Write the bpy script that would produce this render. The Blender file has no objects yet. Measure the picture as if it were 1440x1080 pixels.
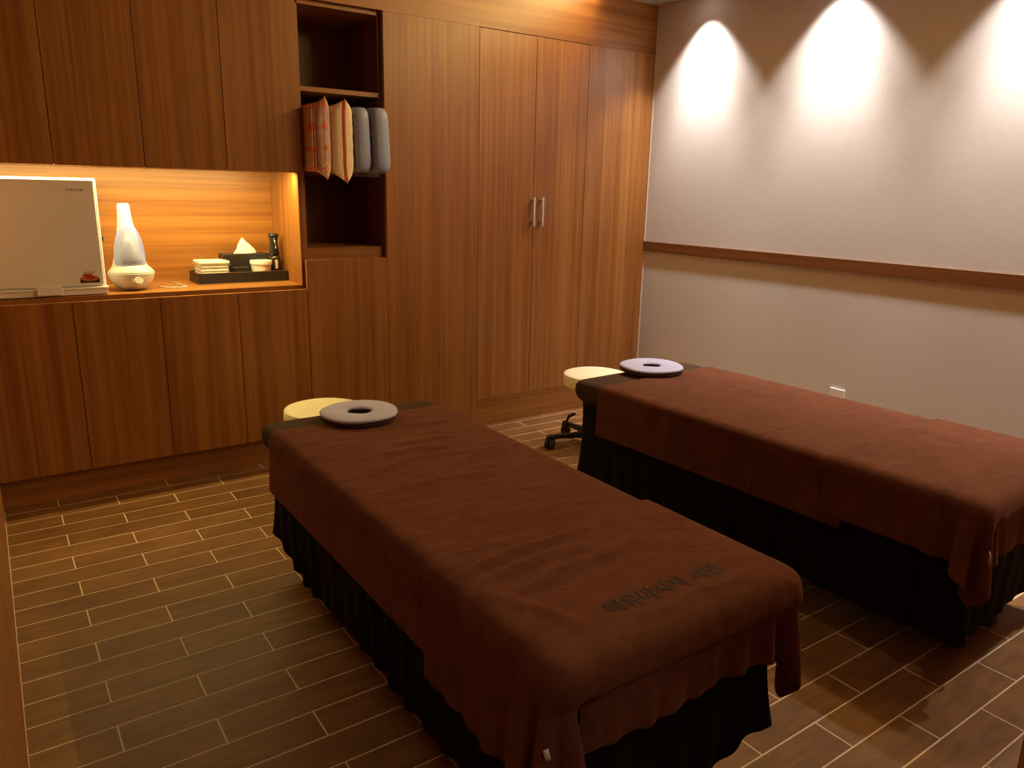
import bpy, bmesh, math, random
import numpy as np
from mathutils import Vector, Matrix
from mathutils.bvhtree import BVHTree

SC = bpy.context.scene
COL = SC.collection
random.seed(7)
rng = np.random.default_rng(11)

# ------------------------------------------------------------------ camera
cam_d = bpy.data.cameras.new('camera')
cam = bpy.data.objects.new('camera', cam_d)
COL.objects.link(cam)
SC.camera = cam
YAW, PITCH, ROLL = 0.60980, -0.24942, 0.02121
def cam_axes():
    cy, sy, cp, sp = math.cos(YAW), math.sin(YAW), math.cos(PITCH), math.sin(PITCH)
    F = Vector((sy * cp, cy * cp, sp)); R = Vector((cy, -sy, 0)); U = R.cross(F)
    c, s = math.cos(ROLL), math.sin(ROLL)
    return R * c + U * s, U * c - R * s, F
R_, U_, F_ = cam_axes()
m = Matrix((R_, U_, -F_)).transposed().to_4x4()
m.translation = Vector((0, 0, 1.4801))
cam.matrix_world = m
cam_d.sensor_width = 36.0
cam_d.lens = 26.4878
cam_d.clip_start = 0.02

# ------------------------------------------------------------------ world, lights, exposure
SC.view_settings.view_transform = 'Standard'
SC.view_settings.look = 'None'
SC.view_settings.gamma = 1.0
SC.view_settings.use_curve_mapping = False
SC.view_settings.exposure = 0.0
W = bpy.data.worlds.new('world')
SC.world = W
W.use_nodes = True
W.node_tree.nodes['Background'].inputs[0].default_value = (1.0, 0.88, 0.78, 1)
W.node_tree.nodes['Background'].inputs[1].default_value = 0.025

CZ = 2.70          # underside of the soffit along the right wall
CT = 2.86          # main ceiling
SX = 3.41          # soffit edge
XW = 3.8984        # right wall
XL = -0.07         # left wall
YC = 3.964         # front of cabinet doors
YK = 4.0           # front of cabinet carcasses
YB = 4.46          # back of the niches

def area(name, loc, size, size_y, energy, color, direction, spread=180):
    d = bpy.data.lights.new(name, 'AREA'); d.shape = 'RECTANGLE'
    d.size = size; d.size_y = size_y; d.energy = energy; d.color = color; d.spread = math.radians(spread)
    o = bpy.data.objects.new(name, d); COL.objects.link(o); o.location = loc
    o.rotation_euler = Vector(direction).to_track_quat('-Z', 'Y').to_euler()
    return o
def spot(name, loc, energy, color, angle, blend, direction=(0, 0, -1), radius=0.02):
    d = bpy.data.lights.new(name, 'SPOT'); d.energy = energy; d.color = color
    d.spot_size = math.radians(angle); d.spot_blend = blend; d.shadow_soft_size = radius
    o = bpy.data.objects.new(name, d); COL.objects.link(o); o.location = loc
    o.rotation_euler = Vector(direction).to_track_quat('-Z', 'Y').to_euler()
    return o
WASH = [(3.755, 3.504), (3.738, 2.584), (3.745, 1.59), (3.755, 0.73)]
for (x, y) in WASH:
    spot('wall_washer_light', (x, y, CZ - 0.012), 70, (1.0, 0.93, 0.87), 88, 0.48, radius=0.03)
    spot('wall_washer_core', (x, y, CZ - 0.012), 130, (1.0, 0.93, 0.87), 66, 1.0, radius=0.03)
# warm LED cove on the side face of the soffit
cove = area('cove_light', (SX - 0.012, 2.1, 2.785), 3.6, 0.03, 55, (1.0, 0.71, 0.27), (-1, 0, -0.15))
cove.rotation_euler = Matrix((( 0, 0, 1), (1, 0, 0), (0, 1, 0))).to_euler()
niche = area('niche_light', (0.66, 4.046, 1.5562), 1.42, 0.012, 31, (1.0, 0.79, 0.30), (0, 0.25, -1))

spot('entry_fill', (2.05, 0.72, CT - 0.012), 22, (1.0, 0.80, 0.58), 56, 1.0, radius=0.04)  # unseen lamp, added to brighten the foreground floor

area('hallway_fill', (0.42, -0.62, 2.60), 0.5, 0.5, 9, (1.0, 0.90, 0.82), (0, 0, -1))  # added fill behind the camera, no known lamp; lifts the neutral ambient

# ------------------------------------------------------------------ helpers
def tag(o, label=None, cat=None, group=None, kind=None):
    if label: o['label'] = label
    if cat: o['category'] = cat
    if group: o['group'] = group
    if kind: o['kind'] = kind
    return o
def empty(name, loc=(0, 0, 0), rz=0.0):
    o = bpy.data.objects.new(name, None); COL.objects.link(o)
    o.location = loc; o.rotation_euler = (0, 0, rz); o.empty_display_size = 0.1
    return o
def link(name, me, mat=None, parent=None, smooth=False, bevel=0.0, seg=2, subsurf=0):
    if isinstance(me, bmesh.types.BMesh):
        b = me; me = bpy.data.meshes.new(name); b.normal_update(); b.to_mesh(me); b.free()
    o = bpy.data.objects.new(name, me); COL.objects.link(o)
    if mat:
        if isinstance(mat, (list, tuple)):
            for q in mat: me.materials.append(q)
        else: me.materials.append(mat)
    if parent: o.parent = parent
    if smooth:
        for p in me.polygons: p.use_smooth = True
    if bevel:
        md = o.modifiers.new('bevel', 'BEVEL'); md.width = bevel; md.segments = seg; md.limit_method = 'ANGLE'
        md.angle_limit = math.radians(40)
        for p in me.polygons: p.use_smooth = True
        md2 = o.modifiers.new('wn', 'WEIGHTED_NORMAL'); md2.keep_sharp = True
    if subsurf:
        md = o.modifiers.new('sub', 'SUBSURF'); md.levels = subsurf; md.render_levels = subsurf
    return o
def bx(bm, x0, x1, y0, y1, z0, z1, mi=0):
    v = [bm.verts.new(p) for p in ((x0,y0,z0),(x1,y0,z0),(x1,y1,z0),(x0,y1,z0),(x0,y0,z1),(x1,y0,z1),(x1,y1,z1),(x0,y1,z1))]
    for f in ((0,3,2,1),(4,5,6,7),(0,1,5,4),(1,2,6,5),(2,3,7,6),(3,0,4,7)):
        fc = bm.faces.new([v[i] for i in f]); fc.material_index = mi
def box(name, x0, x1, y0, y1, z0, z1, mat, parent=None, bevel=0.0, **k):
    bm = bmesh.new(); bx(bm, x0, x1, y0, y1, z0, z1)
    return link(name, bm, mat, parent, bevel=bevel, **k)
def lathe(bm, prof, c=(0, 0, 0), n=32, sx=1.0, sy=1.0, cap=True, mi=0):
    rings = []
    for (r, z) in prof:
        rings.append([bm.verts.new((c[0] + r * sx * math.cos(2*math.pi*i/n), c[1] + r * sy * math.sin(2*math.pi*i/n), c[2] + z)) for i in range(n)])
    for a, b in zip(rings, rings[1:]):
        for i in range(n):
            f = bm.faces.new((a[i], a[(i+1) % n], b[(i+1) % n], b[i])); f.material_index = mi
    if cap:
        f = bm.faces.new(list(reversed(rings[0]))); f.material_index = mi
        f = bm.faces.new(rings[-1]); f.material_index = mi
def tube(bm, pts, rad, n=8):
    pts = [Vector(p) for p in pts]
    rings = []
    for i, p in enumerate(pts):
        d = (pts[min(i+1, len(pts)-1)] - pts[max(i-1, 0)]).normalized()
        a = d.cross(Vector((0, 0, 1)));
        if a.length < 1e-3: a = d.cross(Vector((1, 0, 0)))
        a.normalize(); b = d.cross(a)
        r = rad[i] if isinstance(rad, (list, tuple)) else rad
        rings.append([bm.verts.new(p + a * r * math.cos(2*math.pi*k/n) + b * r * math.sin(2*math.pi*k/n)) for k in range(n)])
    for a, b in zip(rings, rings[1:]):
        for k in range(n): bm.faces.new((a[k], a[(k+1) % n], b[(k+1) % n], b[k]))
    bm.faces.new(list(reversed(rings[0]))); bm.faces.new(rings[-1])
def prism(bm, pts, y0, y1, mi=0):     # outline in x,z extruded along y
    a = [bm.verts.new((x, y0, z)) for x, z in pts]; b = [bm.verts.new((x, y1, z)) for x, z in pts]
    n = len(pts)
    bm.faces.new(a).material_index = mi; bm.faces.new(list(reversed(b))).material_index = mi
    for i in range(n): bm.faces.new((a[(i+1) % n], a[i], b[i], b[(i+1) % n])).material_index = mi

# ------------------------------------------------------------------ materials
def new_mat(name):
    M = bpy.data.materials.new(name); M.use_nodes = True
    nt = M.node_tree
    return M, nt, nt.nodes['Principled BSDF']
def nd(nt, t, **k):
    n = nt.nodes.new(t)
    for a, b in k.items():
        if a in n.inputs.keys(): n.inputs[a].default_value = b
        else: setattr(n, a, b)
    return n
def ramp(nt, stops):
    r = nt.nodes.new('ShaderNodeValToRGB'); e = r.color_ramp.elements
    while len(e) > 1: e.remove(e[-1])
    e[0].position = stops[0][0]; e[0].color = (*stops[0][1], 1)
    for p, c in stops[1:]:
        q = e.new(p); q.color = (*c, 1)
    return r
def plain(name, col, rough=0.5, metal=0.0, bump=0.0, bscale=200, emit=None, estr=0, spec=0.5, var=0.0, sheen=0.0):
    M, nt, P = new_mat(name)
    P.inputs['Base Color'].default_value = (*col, 1)
    P.inputs['Roughness'].default_value = rough; P.inputs['Metallic'].default_value = metal
    P.inputs['Specular IOR Level'].default_value = spec
    if sheen:
        P.inputs['Sheen Weight'].default_value = sheen
        P.inputs['Sheen Roughness'].default_value = 0.5
        P.inputs['Sheen Tint'].default_value = (*[min(1, c * 3 + 0.1) for c in col], 1)
    tc = nd(nt, 'ShaderNodeTexCoord')
    nz = nd(nt, 'ShaderNodeTexNoise', Scale=bscale, Detail=4.0)
    nt.links.new(tc.outputs['Object'], nz.inputs['Vector'])
    if var:
        r = ramp(nt, [(0.3, tuple(c * (1 - var) for c in col)), (0.7, tuple(min(1, c * (1 + var)) for c in col))])
        nt.links.new(nz.outputs[0], r.inputs[0]); nt.links.new(r.outputs[0], P.inputs['Base Color'])
    if bump:
        b = nd(nt, 'ShaderNodeBump', Strength=bump, Distance=0.002)
        nt.links.new(nz.outputs[0], b.inputs['Height']); nt.links.new(b.outputs[0], P.inputs['Normal'])
    if emit:
        P.inputs['Emission Color'].default_value = (*emit, 1); P.inputs['Emission Strength'].default_value = estr
    return M
def wood(name, axis='Z', dark=(0.225, 0.079, 0.016), light=(0.36, 0.148, 0.034), rough=0.38, seed=0.0):
    """fine straight grained veneer, grain running along axis"""
    M, nt, P = new_mat(name)
    tc = nd(nt, 'ShaderNodeTexCoord')
    oi = nd(nt, 'ShaderNodeObjectInfo')
    add = nd(nt, 'ShaderNodeVectorMath', operation='ADD')
    mul = nd(nt, 'ShaderNodeMath', operation='MULTIPLY'); mul.inputs[1].default_value = 7.0
    nt.links.new(oi.outputs['Random'], mul.inputs[0])
    nt.links.new(tc.outputs['Object'], add.inputs[0]); nt.links.new(mul.outputs[0], add.inputs[1])
    def layer(sc, det, dist=0.0):
        mp = nd(nt, 'ShaderNodeMapping')
        s = [sc, sc, sc]; s['XYZ'.index(axis)] = sc * 0.018
        mp.inputs['Scale'].default_value = s
        mp.inputs['Location'].default_value = (seed, seed * 1.3, seed * 0.7)
        nz = nd(nt, 'ShaderNodeTexNoise', Scale=1.0, Detail=det, Distortion=dist, Roughness=0.6)
        nt.links.new(add.outputs[0], mp.inputs[0]); nt.links.new(mp.outputs[0], nz.inputs['Vector'])
        return nz
    a = layer(34, 3); b = layer(160, 2); c = layer(9, 2, 0.3)
    mx = nd(nt, 'ShaderNodeMath', operation='MULTIPLY_ADD'); mx.inputs[1].default_value = 0.55
    nt.links.new(a.outputs[0], mx.inputs[0])
    m2 = nd(nt, 'ShaderNodeMath', operation='MULTIPLY'); m2.inputs[1].default_value = 0.22
    nt.links.new(b.outputs[0], m2.inputs[0]); nt.links.new(m2.outputs[0], mx.inputs[2])
    m3 = nd(nt, 'ShaderNodeMath', operation='MULTIPLY_ADD'); m3.inputs[1].default_value = 0.28
    nt.links.new(c.outputs[0], m3.inputs[0]); nt.links.new(mx.outputs[0], m3.inputs[2])
    mid = tuple((p + q) / 2 for p, q in zip(dark, light))
    r = ramp(nt, [(0.40, dark), (0.50, mid), (0.60, light), (0.66, tuple(c * 1.12 for c in light))])
    nt.links.new(m3.outputs[0], r.inputs[0]); nt.links.new(r.outputs[0], P.inputs['Base Color'])
    P.inputs['Roughness'].default_value = rough
    bp = nd(nt, 'ShaderNodeBump', Strength=0.12, Distance=0.001)
    nt.links.new(b.outputs[0], bp.inputs['Height']); nt.links.new(bp.outputs[0], P.inputs['Normal'])
    return M
M_woodv = wood('teak_veneer_vertical', 'Z')
M_woodh = wood('teak_veneer_horizontal', 'X', seed=3.1)
M_woody = wood('teak_veneer_rail', 'Y', dark=(0.13, 0.042, 0.010), light=(0.21, 0.075, 0.018), seed=5.2)
M_ply = plain('dark_interior', (0.06, 0.02, 0.01), 0.7)

def floor_tile_mat():
    M, nt, P = new_mat('wood_look_tile')
    tc = nd(nt, 'ShaderNodeTexCoord'); oi = nd(nt, 'ShaderNodeObjectInfo')
    mul = nd(nt, 'ShaderNodeMath', operation='MULTIPLY'); mul.inputs[1].default_value = 30.0
    add = nd(nt, 'ShaderNodeVectorMath', operation='ADD')
    nt.links.new(oi.outputs['Random'], mul.inputs[0])
    nt.links.new(tc.outputs['Object'], add.inputs[0]); nt.links.new(mul.outputs[0], add.inputs[1])
    mp = nd(nt, 'ShaderNodeMapping'); mp.inputs['Scale'].default_value = (4.0, 26.0, 10.0)
    nt.links.new(add.outputs[0], mp.inputs[0])
    nz = nd(nt, 'ShaderNodeTexNoise', Scale=1.0, Detail=6.0, Distortion=0.6, Roughness=0.65)
    nt.links.new(mp.outputs[0], nz.inputs['Vector'])
    nz2 = nd(nt, 'ShaderNodeTexNoise', Scale=7.0, Detail=3.0)
    nt.links.new(add.outputs[0], nz2.inputs['Vector'])
    r = ramp(nt, [(0.25, (0.115, 0.045, 0.012)), (0.5, (0.205, 0.090, 0.024)), (0.75, (0.295, 0.142, 0.044))])
    mixf = nd(nt, 'ShaderNodeMath', operation='MULTIPLY_ADD'); mixf.inputs[1].default_value = 0.65
    m2 = nd(nt, 'ShaderNodeMath', operation='MULTIPLY'); m2.inputs[1].default_value = 0.35
    nt.links.new(nz.outputs[0], mixf.inputs[0]); nt.links.new(nz2.outputs[0], m2.inputs[0]); nt.links.new(m2.outputs[0], mixf.inputs[2])
    nt.links.new(mixf.outputs[0], r.inputs[0])
    hs = nd(nt, 'ShaderNodeHueSaturation')
    mr = nd(nt, 'ShaderNodeMapRange'); mr.inputs['To Min'].default_value = 0.91; mr.inputs['To Max'].default_value = 1.08
    nt.links.new(oi.outputs['Random'], mr.inputs['Value']); nt.links.new(mr.outputs[0], hs.inputs['Value'])
    nt.links.new(r.outputs[0], hs.inputs['Color']); nt.links.new(hs.outputs[0], P.inputs['Base Color'])
    P.inputs['Roughness'].default_value = 0.5; P.inputs['Specular IOR Level'].default_value = 0.3
    b = nd(nt, 'ShaderNodeBump', Strength=0.15, Distance=0.001)
    nt.links.new(nz.outputs[0], b.inputs['Height']); nt.links.new(b.outputs[0], P.inputs['Normal'])
    return M
M_tile = floor_tile_mat()
M_grout = plain('light_grout', (0.72, 0.56, 0.38), 0.75, bump=0.2, bscale=400)

def wallpaper():
    M, nt, P = new_mat('woven_wallpaper')
    tc = nd(nt, 'ShaderNodeTexCoord')
    col = []
    for sc in ((6, 60, 420), (6, 420, 60)):
        mp = nd(nt, 'ShaderNodeMapping'); mp.inputs['Scale'].default_value = sc
        nz = nd(nt, 'ShaderNodeTexNoise', Scale=1.0, Detail=3.0)
        nt.links.new(tc.outputs['Object'], mp.inputs[0]); nt.links.new(mp.outputs[0], nz.inputs['Vector']); col.append(nz)
    a = nd(nt, 'ShaderNodeMath', operation='ADD')
    nt.links.new(col[0].outputs[0], a.inputs[0]); nt.links.new(col[1].outputs[0], a.inputs[1])
    r = ramp(nt, [(0.35, (0.63, 0.585, 0.545)), (0.65, (0.71, 0.665, 0.625))])
    h = nd(nt, 'ShaderNodeMath', operation='MULTIPLY'); h.inputs[1].default_value = 0.5
    nt.links.new(a.outputs[0], h.inputs[0]); nt.links.new(h.outputs[0], r.inputs[0]); nt.links.new(r.outputs[0], P.inputs['Base Color'])
    # slight waviness where the paper lifts off the wall
    mp = nd(nt, 'ShaderNodeMapping'); mp.inputs['Scale'].default_value = (1, 1.2, 9)
    nw = nd(nt, 'ShaderNodeTexNoise', Scale=1.0, Detail=2.0)
    nt.links.new(tc.outputs['Object'], mp.inputs[0]); nt.links.new(mp.outputs[0], nw.inputs['Vector'])
    b0 = nd(nt, 'ShaderNodeBump', Strength=0.05, Distance=0.004); nt.links.new(nw.outputs[0], b0.inputs['Height'])
    b = nd(nt, 'ShaderNodeBump', Strength=0.10, Distance=0.001)
    nt.links.new(h.outputs[0], b.inputs['Height']); nt.links.new(b0.outputs[0], b.inputs['Normal']); nt.links.new(b.outputs[0], P.inputs['Normal'])
    P.inputs['Roughness'].default_value = 0.8; P.inputs['Specular IOR Level'].default_value = 0.25
    return M
M_paper = wallpaper()
M_ceil = plain('ceiling_paint', (0.48, 0.42, 0.36), 0.9, bump=0.05)
M_caulk = plain('white_caulk', (0.75, 0.70, 0.64), 0.6)

# ------------------------------------------------------------------ structure
def st(o): o['kind'] = 'structure'; return o
floor = st(box('floor', XL - 0.1, XW + 0.1, -1.3, 4.6, -0.1, -0.0005, M_grout))
TL, TW, X0, Y0 = 0.48, 0.12008, 0.1442, 4.0338
G = 0.0021
full_tile = None
def tile_mesh(w):
    bm = bmesh.new()
    e = 0.0007
    x1 = w - G; y1 = TW / 2 - G
    low = [bm.verts.new(p) for p in ((G, -y1, -0.006), (x1, -y1, -0.006), (x1, y1, -0.006), (G, y1, -0.006))]
    mid = [bm.verts.new(p) for p in ((G, -y1, -e), (x1, -y1, -e), (x1, y1, -e), (G, y1, -e))]
    top = [bm.verts.new(p) for p in ((G + e, -y1 + e, 0), (x1 - e, -y1 + e, 0), (x1 - e, y1 - e, 0), (G + e, y1 - e, 0))]
    for a, b in ((low, mid), (mid, top)):
        for i in range(4): bm.faces.new((a[i], a[(i+1) % 4], b[(i+1) % 4], b[i]))
    bm.faces.new(top)
    me = bpy.data.meshes.new('tile'); bm.normal_update(); bm.to_mesh(me); bm.free(); me.materials.append(M_tile)
    return me
meshes = {}
ROWS = 28
far = bmesh.new()
for r in range(0, 46):
    yc = Y0 - TW * (r + 0.5)
    off = X0 + (0.5 * TL if r % 2 else 0.0)
    k = math.floor((XL - off) / TL)
    x = off + k * TL
    while x < XW:
        a, b = max(x, XL), min(x + TL, XW)
        if b - a > 0.02:
            w = round(b - a, 4)
            if r < ROWS:
                if w not in meshes: meshes[w] = tile_mesh(w)
                o = bpy.data.objects.new('tile', meshes[w]); COL.objects.link(o); o.parent = floor
                o.location = (a, yc, 0)
                o.rotation_euler = (random.uniform(-1, 1) * 0.0006, random.uniform(-1, 1) * 0.0006, 0)
            else:
                bx(far, a + G, b - G, yc - TW/2 + G, yc + TW/2 - G, -0.006, 0)
        x += TL
ft = link('tile_field', far, M_tile, floor); ft['kind'] = 'stuff'

st(box('wall_back', XL - 0.1, XW + 0.1, 4.50, 4.60, 0, CT, M_paper))
st(box('wall_right', XW, XW + 0.1, -1.3, 4.5, 0, CT, M_paper))
st(box('wall_left', XL - 0.1, XL, -1.3, 4.5, 0, CT, M_woodv))
bm = bmesh.new()
bx(bm, 0.90, XW, 0.13, 0.24, 0, CT); bx(bm, 0.90, 1.0, -1.3, 0.13, 0, CT); bx(bm, XL, 0.90, -1.3, -1.2, 0, CT); bx(bm, XL, 0.90, 0.13, 0.24, 2.15, CT)
st(link('wall_front', bm, M_woodv))
st(box('trim_door_jamb', 0.855, 0.8995, 0.12, 0.25, 0, 2.15, M_woodv, bevel=0.002))
bm = bmesh.new()
bx(bm, XL - 0.1, XW + 0.1, -1.3, 4.5, CT, CT + 0.1)
bx(bm, SX, XW, 0.24, YC, CZ, CT)
st(link('ceiling', bm, M_ceil))
# chair rail, caulk line, baseboard behind the beds
st(box('trim_1', XW - 0.011, XW, 0.24, YC, 1.0921, 1.1598, M_woody, bevel=0.0015))
st(box('trim_2', XW - 0.004, XW, YC - 0.004, YC, 0, CZ, M_caulk))

# ------------------------------------------------------------------ cabinets on the back wall
GAP = 0.0016
def door_box(name, x0, x1, z0, z1, mat, parent, y0=YC, y1=YC + 0.02):
    return box(name, x0 + GAP, x1 - GAP, y0, y1, z0, z1, mat, parent, bevel=0.001, seg=1)
ZU, ZCT, ZDB, ZWT = 1.5546, 0.9499, 0.1406, 2.3929
# frieze over everything
fr = box('frieze_panel', XL, XW, YC, YC + 0.03, ZWT, CT if False else CZ + 0.0, M_woodh)
bm = bmesh.new(); bx(bm, XL + 0.001, XW - 0.004, YC, YC + 0.03, ZWT + 0.001, CZ); bx(bm, XL + 0.001, SX, YC, YC + 0.03, CZ, CT - 0.001)
bpy.data.objects.remove(fr)
fr = link('frieze_panel', bm, M_woodh)
tag(fr, 'long horizontal-grain wooden frieze board above the wardrobe and cabinets', 'panel')

# upper cabinet: carcass and four doors
up = empty('upper_cabinet', (0, 0, 0))
tag(up, 'wall cabinet with four plain reddish wooden doors above the lit niche', 'cabinet')
bm = bmesh.new()
bx(bm, XL + 0.001, 1.397, YK - 0.012, YB, ZU + 0.004, ZU + 0.022)
bx(bm, XL + 0.001, 1.397, YK, YB, 2.372, ZWT)
bx(bm, XL + 0.001, XL + 0.018, YK, YB, ZU + 0.022, 2.372)
for x in (0.2995, 0.6655, 1.0368): bx(bm, x - 0.009, x + 0.009, YK, YB, ZU + 0.022, 2.372)
link('carcass', bm, M_woodv, up)
for a, b in zip((-0.069, 0.2995, 0.6655, 1.0368), (0.2995, 0.6655, 1.0368, 1.4145)):
    door_box('door', a, b, ZU, ZWT - 0.003, M_woodv, up)
box('led_strip', 0.0, 1.38, 4.040, 4.052, 1.5568, 1.5585, plain('led_diffuser', (1, .8, .5), 0.5, emit=(1.0, 0.62, 0.2), estr=6), up)

# lower cabinet with four doors, plinth and side
lo = empty('lower_cabinet', (0, 0, 0))
tag(lo, 'base cabinet with four plain dark red wooden doors and recessed plinth under the niche', 'cabinet')
bm = bmesh.new()
bx(bm, XL + 0.001, 1.409, YK + 0.021, YB, ZDB, 0.924)
link('carcass', bm, M_ply, lo)
box('plinth', XL + 0.001, 1.409, YK, YK + 0.02, 0, ZDB - 0.002, M_woodh, lo)
for a, b in zip((-0.069, 0.302, 0.674, 1.0443), (0.302, 0.674, 1.0443, 1.410)):
    door_box('door', a, b, ZDB, ZCT, M_woodv, lo)

# niche: worktop, back panel and side board
ni = empty('display_niche', (0, 0, 0))
tag(ni, 'lit wooden niche with horizontal-grain back panel between upper and lower cabinets', 'niche')
box('worktop', XL + 0.001, 1.3975, YK, YB, 0.925, 0.970, M_woodh, ni)
box('back_panel', XL + 0.001, 1.3975, YB, YB + 0.018, 0.925, ZU + 0.02, M_woodh, ni)

# open shelf column
sh = empty('open_shelf_unit', (0, 0, 0))
tag(sh, 'tall open shelf column with dark recesses and a short door below, left of the wardrobe', 'shelf')
M_wooddk = wood('darkened_veneer', 'Z', dark=(0.09, 0.028, 0.012), light=(0.16, 0.05, 0.02), seed=2.0)
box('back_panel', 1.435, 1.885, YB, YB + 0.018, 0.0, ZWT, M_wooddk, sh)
box('divider_board', 1.398, 1.435, YK, YB, 0.925, 2.372, M_woodv, sh)
box('plinth', 1.411, 1.885, YK, YK + 0.02, 0, ZDB - 0.002, M_woodh, sh)
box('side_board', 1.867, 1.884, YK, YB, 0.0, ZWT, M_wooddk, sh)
box('top_board', 1.435, 1.867, YK, YB, 2.372, ZWT, M_woodh, sh)
box('shelf', 1.435, 1.867, YK, YB, 1.962, 1.985, M_woodh, sh)
box('shelf', 1.435, 1.867, YK + 0.004, YB, 1.545, 1.563, M_wooddk, sh)  # darker tone puts the pillows' shadow into this shelf's colour
box('bottom_board', 1.435, 1.867, YK, YB, 1.08, 1.1655, M_woodh, sh)
door_box('door', 1.410, 1.8865, ZDB, 1.1045, M_woodv, sh)

# wardrobe
wd = empty('wardrobe', (0, 0, 0))
tag(wd, 'floor-to-frieze built-in wooden wardrobe with two tall doors and chrome bar handles', 'wardrobe')
box('side_panel', 1.8865, 2.493 - GAP, YC, YC + 0.036, 0.0, ZWT, M_woodv, wd)
box('side_panel', 3.3189 + GAP, XW - 0.004, YC, YC + 0.03, 0.1775, ZWT, M_woodv, wd)
box('base_board', 2.493, XW - 0.004, YC, YC + 0.02, 0, 0.1765, M_woodh, wd)
box('carcass', 1.886, XW, YC + 0.04, YC + 0.05, 0, ZWT, M_ply, wd)
M_chrome = plain('brushed_chrome', (0.80, 0.78, 0.76), 0.22, 1.0)
for (a, b, hx) in ((2.493, 2.9039, 2.889), (2.9039, 3.3189, 2.957)):
    d = door_box('door', a, b, 0.1785, ZWT - 0.003, M_woodv, wd)
    bm = bmesh.new()
    bx(bm, hx - 0.006, hx + 0.010, YC - 0.034, YC - 0.024, 1.272, 1.452)
    bx(bm, hx - 0.004, hx + 0.008, YC - 0.024, YC, 1.290, 1.302); bx(bm, hx - 0.004, hx + 0.008, YC - 0.024, YC, 1.422, 1.434)
    h = link('handle', bm, M_chrome, d, bevel=0.001); h['label'] = 'short chrome bar handle'

# ------------------------------------------------------------------ socket
so = empty('wall_socket', (XW, 2.343, 0.376))
tag(so, 'small white wall socket low on the papered wall behind the far bed', 'socket')
M_white = plain('white_plastic', (0.78, 0.74, 0.68), 0.35)
box('cover_plate', -0.009, 0, -0.046, 0.046, -0.058, 0.058, M_white, so, bevel=0.002)
bm = bmesh.new()
for s in (-0.021, 0.021):
    for k in range(16):
        pass
for s in (-0.02, 0.02):
    vs = [bm.verts.new((-0.0095, s + 0.017 * math.cos(2*math.pi*i/20), 0.017 * math.sin(2*math.pi*i/20))) for i in range(20)]
    bm.faces.new(vs)
    g = bmesh.ops.extrude_face_region(bm, geom=bm.faces[:][-1:]); bmesh.ops.translate(bm, verts=[q for q in g['geom'] if isinstance(q, bmesh.types.BMVert)], vec=(-0.0015, 0, 0))
link('outlet', bm, plain('socket_insert', (0.6, 0.56, 0.5), 0.4), so)

# ------------------------------------------------------------------ downlights in the soffit
def downlight(x, y, label, z=CZ):
    e = empty('downlight', (x, y, z))
    tag(e, label, 'light', 'recessed ceiling downlights')
    bm = bmesh.new(); n = 28
    prof = [(0.030, -0.001), (0.034, -0.006), (0.044, -0.005), (0.046, 0.0)]
    rings = [[bm.verts.new((r * math.cos(2*math.pi*i/n), r * math.sin(2*math.pi*i/n), z)) for i in range(n)] for r, z in prof]
    for a, b in zip(rings, rings[1:]):
        for i in range(n): bm.faces.new((a[i], a[(i+1) % n], b[(i+1) % n], b[i]))
    link('trim_ring', bm, M_white, e, smooth=True)
    bm = bmesh.new(); lathe(bm, [(0.030, -0.0035), (0.030, -0.0015)], n=24)
    link('lens', bm, plain('lamp_lens', (1, .95, .9), 0.4, emit=(1, .9, .78), estr=12), e)
downlight(2.05, 0.72, 'added ceiling fill lamp above the foot ends of the tables, near the door', CT)  # unseen fixture added to go with the fill spot over the floor
for (x, y), w_ in zip(WASH, ('nearest the wardrobe, over the far wall corner', 'second from the wardrobe', 'third from the wardrobe', 'farthest from the wardrobe, near the door')):
    downlight(x, y, 'recessed ceiling spotlight beside the papered wall, ' + w_)

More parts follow.
